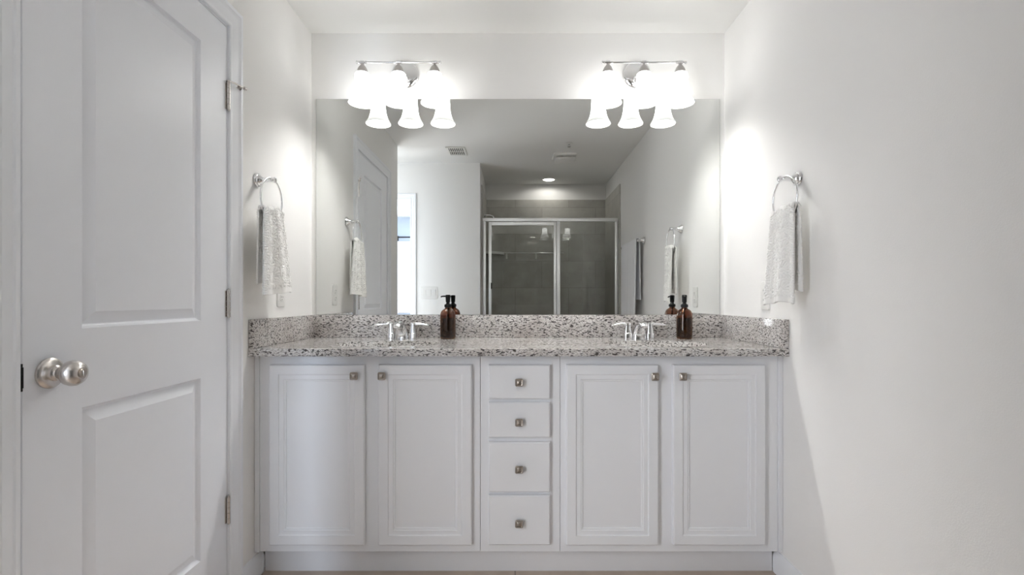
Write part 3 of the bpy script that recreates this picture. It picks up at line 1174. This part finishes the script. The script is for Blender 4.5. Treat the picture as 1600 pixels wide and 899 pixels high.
# ------------------------------------------------------------------ ceiling fittings (seen in the mirror)
t = thing('air_vent', 'white ceiling air vent grille near the passage, seen in the mirror', 'air vent', (-.512, .50, ZC))
b = BM()
W2, H2 = .084, .118
for lo, hi in (((-W2, -H2, -.008), (-W2 + .022, H2, -.0003)), ((W2 - .022, -H2, -.008), (W2, H2, -.0003)), ((-W2 + .022, -H2, -.008), (W2 - .022, -H2 + .022, -.0003)), ((-W2 + .022, H2 - .022, -.008), (W2 - .022, H2, -.0003))):
    add_box(b, lo, hi, .0015)
obj('vent_frame', b, M['plastic'], t)
b = BM()
for k in range(7):
    x = -W2 + .034 + k * (2 * W2 - .068) / 6
    tt = bmesh.new()
    bmesh.ops.create_cube(tt, size=1.0)
    join(b, tt, Matrix.Translation((x, 0, -.006)) @ Matrix.Rotation(.7, 4, 'Y') @ Matrix.Diagonal((.014, 2 * H2 - .044, .0015, 1)))
add_box(b, (-W2 + .022, -.003, -.008), (W2 - .022, .003, -.003))
obj('louver', b, M['plastic'], t)
b = BM(); add_box(b, (-W2 + .021, -H2 + .021, -.0018), (W2 - .021, H2 - .021, -.0004))
obj('duct_opening', b, M['grille_dark'], t, label='dark duct behind the louvers')

t = thing('exhaust_fan', 'white square ceiling exhaust fan with dropped cover, seen in the mirror', 'exhaust fan', (.447, .335, ZC))
b = BM()
add_loft(b, [[Vector((p, q, z)) for p, q in rrect(w, w * 1.05, 8, 9)] for w, z in ((.215, -.0003), (.215, -.006), (.205, -.014), (.17, -.016))])
obj('housing', b, M['plastic'], t)
b = BM()
add_loft(b, [[Vector((p, q, z)) for p, q in rrect(w, w * 1.05, 8, 7)] for w, z in ((.165, -.028), (.180, -.030), (.185, -.034), (.170, -.041), (.10, -.045))])
for q in (-.07, .07):
    add_box(b, (-.02, q - .006, -.030), (.02, q + .006, -.014))
obj('cover', b, M['plastic'], t)

t = thing('sprinkler_head', 'small fire sprinkler head on the ceiling, seen in the mirror', 'sprinkler', (.4476, .72, ZC))
b = BM(); add_lathe(b, [(0, .0003), (.033, .0003), (.033, .003), (.022, .009), (.014, .010), (0, .010)], (0, 0, 0), '-Z', 28, caps=False)
obj('escutcheon', b, M['plastic'], t)
b = BM()
add_tube(b, [(0, 0, -.008), (0, 0, -.016)], .008, 14)
for s in (-1, 1):
    add_tube(b, [(s * .007, 0, -.014), (s * .011, 0, -.021), (s * .003, 0, -.030)], .0025, 8)
add_lathe(b, [(0, .0295), (.014, .030), (.014, .032), (0, .033)], (0, 0, 0), '-Z', 20, caps=False)
obj('deflector', b, M['chrome'], t)

t = thing('recessed_light', 'lit round recessed downlight in the shower ceiling, seen in the mirror', 'ceiling light', (.363, -.53, ZC))
b = BM(); add_lathe(b, [(.058, .001), (.060, .006), (.078, .005), (.082, .0003), (.058, .0003)], (0, 0, 0), '-Z', 40, caps=False)
obj('trim_ring', b, M['plastic'], t)
b = BM(); add_lathe(b, [(0, .0006), (.058, .0006), (.058, .003), (0, .0035)], (0, 0, 0), '-Z', 36, caps=False)
obj('lens', b, M['down'], t)
dl = lamp('downlight', 'SPOT', (.363, -.53, ZC - .006), DOWN_W, (1, .97, .93), 0.0)
dl.data.spot_size = 2.95
dl.data.spot_blend = .3

# ------------------------------------------------------------------ shower
YD = -.048         # plane of the sliding glass
b = BM()
add_loft(b, [[Vector((XS + .013 + (XR - XS - .026) * (p + .5), (YS + .001) + (0.01 - YS - .001) * (q + .5), z)) for p, q in ((-.5, -.5), (.5, -.5), (.5, .5), (-.5, .5))] for z in (0, .03)])
add_box(b, (XS + .013, -.10, .03), (XR - .013, .004, .11), .008)
tag(obj('shower_tray', b, M['porcelain']), 'white shower base with a low curb under the glass doors', 'shower tray')

t = thing('shower_enclosure', 'bright aluminium framed glass shower door and fixed panel, seen in the mirror', 'shower enclosure', (0, YD, .1105))
z0 = .1105
HZ = CAM_Z + (469 - 341.5) * (4.9225) / 780.0
kx = lambda px: (px - 805) * 4.9225 / 780.0
XE0, XE1 = XS + .0125, XR - .0125
b = BM(); add_box(b, (XE0, -.024, HZ - .034 - z0), (XE1, .022, HZ - z0), .003)
obj('header', b, M['alu'], t)
for a, c in ((XE0, XE0 + .034), (XE1 - .030, XE1)):
    b = BM(); add_box(b, (a, -.020, 0), (c, .020, HZ - .0345 - z0), .003)
    add_box(b, (a + .008, .020, 0), (c - .010, .0235, HZ - .0345 - z0), .001)
    obj('wall_post', b, M['alu'], t)
b = BM(); add_box(b, (XE0 + .034, -.020, 0), (XE1 - .030, .020, .022), .003)
obj('sill_rail', b, M['alu'], t)
# door leaf
dx0, dx1 = kx(763.5), kx(869)
dz0, dz1 = .026, HZ - .038 - z0
b = BM()
for lo, hi in (((dx0, -.004, dz0), (dx0 + .030, .016, dz1)), ((dx1 - .026, -.004, dz0), (dx1, .016, dz1)), ((dx0 + .030, -.004, dz1 - .034), (dx1 - .026, .016, dz1)), ((dx0 + .030, -.004, dz0), (dx1 - .026, .016, dz0 + .034))):
    add_box(b, lo, hi, .003)
sd = obj('door_frame', b, M['alu'], t)
b = BM(); add_box(b, (dx0 + .028, .003, dz0 + .03), (dx1 - .024, .009, dz1 - .03))
obj('door_glass', b, M['glass'], sd)
b = BM()
zh = CAM_Z + (469 - 455) * 4.9 / 780 - z0
add_box(b, (dx1 - .020, .016, zh - .075), (dx1 - .004, .028, zh + .075), .004)
obj('door_pull', b, M['alu'], sd)
b = BM()
zl = CAM_Z + (469 - 447) * 4.9 / 780 - z0
add_box(b, (dx0 + .024, .0165, zl - .030), (dx0 + .034, .0225, zl + .030), .003)
obj('catch', b, M['black'], sd, label='dark catch on the shower door edge')
# centre post and fixed panel
cx0, cx1 = kx(869.6), kx(875)
b = BM(); add_box(b, (cx0, -.020, .022), (cx1, .014, HZ - .0345 - z0), .003)
obj('centre_post', b, M['alu'], t)
b = BM(); add_box(b, (cx1 - .004, -.010, .020), (XE1 - .026, -.004, HZ - .033 - z0))
obj('fixed_glass', b, M['glass'], t)

# shower head, shelf, rail
t = thing('shower_sprayer', 'chrome shower head on an arm above the shower frame, seen in the mirror', 'shower head', (XS + .012, -.40, 1.955))
b = BM(); add_lathe(b, [(0, .0003), (.028, .0003), (.027, .006), (.014, .012), (0, .012)], (0, 0, 0), 'X', 28, caps=False)
obj('flange', b, M['chrome'], t)
b = BM(); add_tube(b, [(.004, 0, 0), (.05, 0, .004), (.085, 0, -.008), (.105, 0, -.035)], .008, 14)
obj('arm', b, M['chrome'], t)
b = BM()
d = Vector((.5, 0, -.86)).normalized()
add_tube(b, [Vector((.104, 0, -.033)) + d * q for q in (0, .012, .022, .045, .060, .064)], [.011, .014, .013, .033, .037, .030], 28)
obj('head', b, M['chrome'], t)

sz_ = CAM_Z + (469 - 397) * 5.6 / 780
t = thing('shower_shelf', 'pale corner shelf with a thin rail on the shower back wall, seen in the mirror', 'shelf', (XS + .012, YS, sz_))
b = BM()
pts = [(0, 0)] + [(.20 * math.cos(a), .20 * math.sin(a)) for a in [PI / 2 * k / 12 for k in range(13)]]
add_loft(b, [[Vector((.0005 + p, .0005 + q, z)) for p, q in pts] for z in (-.014, .014)])
obj('corner_shelf', b, M['porcelain'], t)
b = BM(); add_tube(b, [(.19, .045, .006), (.86, .045, .006)], .006, 12)
obj('rail', b, M['chrome'], t)
for x in (.225, .555):
    b = BM()
    add_box(b, (x - .010, .0005, -.055), (x + .010, .010, .012), .003)
    add_tube(b, [(x, .005, .006), (x, .046, .006)], .007, 12)
    obj('rail_bracket', b, M['plastic'], t)

# ------------------------------------------------------------------ bedroom window, blinds and rod (seen through the doorway in the mirror)
b = BM()
fw = .045
for lo, hi in (((WX0 + .001, YW - .085, WZ0 + .001), (WX0 + fw, YW - .045, WZ1 - .001)), ((WX1 - fw, YW - .085, WZ0 + .001), (WX1 - .001, YW - .045, WZ1 - .001)),
               ((WX0 + fw, YW - .085, WZ0 + .001), (WX1 - fw, YW - .045, WZ0 + fw)), ((WX0 + fw, YW - .085, WZ1 - fw), (WX1 - fw, YW - .045, WZ1 - .001)),
               ((WX0 + fw, YW - .080, 1.40), (WX1 - fw, YW - .050, 1.44))):
    add_box(b, lo, hi, .002)
wn = tag(obj('window_1', b, M['trim']), 'white framed bedroom window behind blinds, seen in the mirror', 'window', kind='structure')
b = BM(); add_box(b, (WX0 + fw - .01, YW - .067, WZ0 + fw - .01), (WX1 - fw + .01, YW - .063, WZ1 - fw + .01))
obj('window_pane', b, M['win'], wn)
t = thing('window_blinds', 'white horizontal slat blinds in the bedroom window, seen in the mirror', 'blinds', ((WX0 + WX1) / 2, YW - .02, WZ1))
hw = (WX1 - WX0) / 2 - .006
b = BM(); add_box(b, (-hw, -.02, -.05), (hw, .025, -.001), .002); obj('head_rail', b, M['blind'], t)
b = BM()
zz = -.075
while WZ1 + zz > WZ0 + .04:
    tt = bmesh.new(); bmesh.ops.create_cube(tt, size=1.0)
    join(b, tt, Matrix.Translation((0, 0, zz)) @ Matrix.Rotation(.75, 4, 'X') @ Matrix.Diagonal((2 * hw, .048, .003, 1)))
    zz -= .042
obj('slat', b, M['blind'], t)
b = BM()
for x in (-hw * .75, hw * .75):
    add_tube(b, [(x, .0, -.05), (x, .0, WZ0 - WZ1 + .03)], .0012, 6)
add_box(b, (-hw, -.015, WZ0 - WZ1 + .012), (hw, .015, WZ0 - WZ1 + .03), .002)
obj('bottom_rail', b, M['blind'], t)
RZ = CAM_Z + (469 - 371) * 7.8 / 780
t = thing('curtain_rod', 'black curtain rod above the bedroom window, seen in the mirror', 'curtain rod', ((WX0 + WX1) / 2, YW, RZ))
b = BM(); add_tube(b, [(-.53, .075, 0), (.53, .075, 0)], .011, 14)
obj('rod', b, M['iron'], t)
for s in (-1, 1):
    b = BM()
    add_lathe(b, [(.011, 0), (.016, .004), (.016, .016), (.010, .022), (0, .024)], (s * .53, .075, 0), 'X' if s > 0 else '-X', 16)
    obj('finial', b, M['iron'], t)
    b = BM()
    add_box(b, (s * .47 - .010, .0005, -.05), (s * .47 + .010, .006, .03), .001)
    add_tube(b, [(s * .47, .004, -.015), (s * .47, .06, -.018), (s * .47, .075, -.010)], .006, 10)
    obj('rod_bracket', b, M['iron'], t)
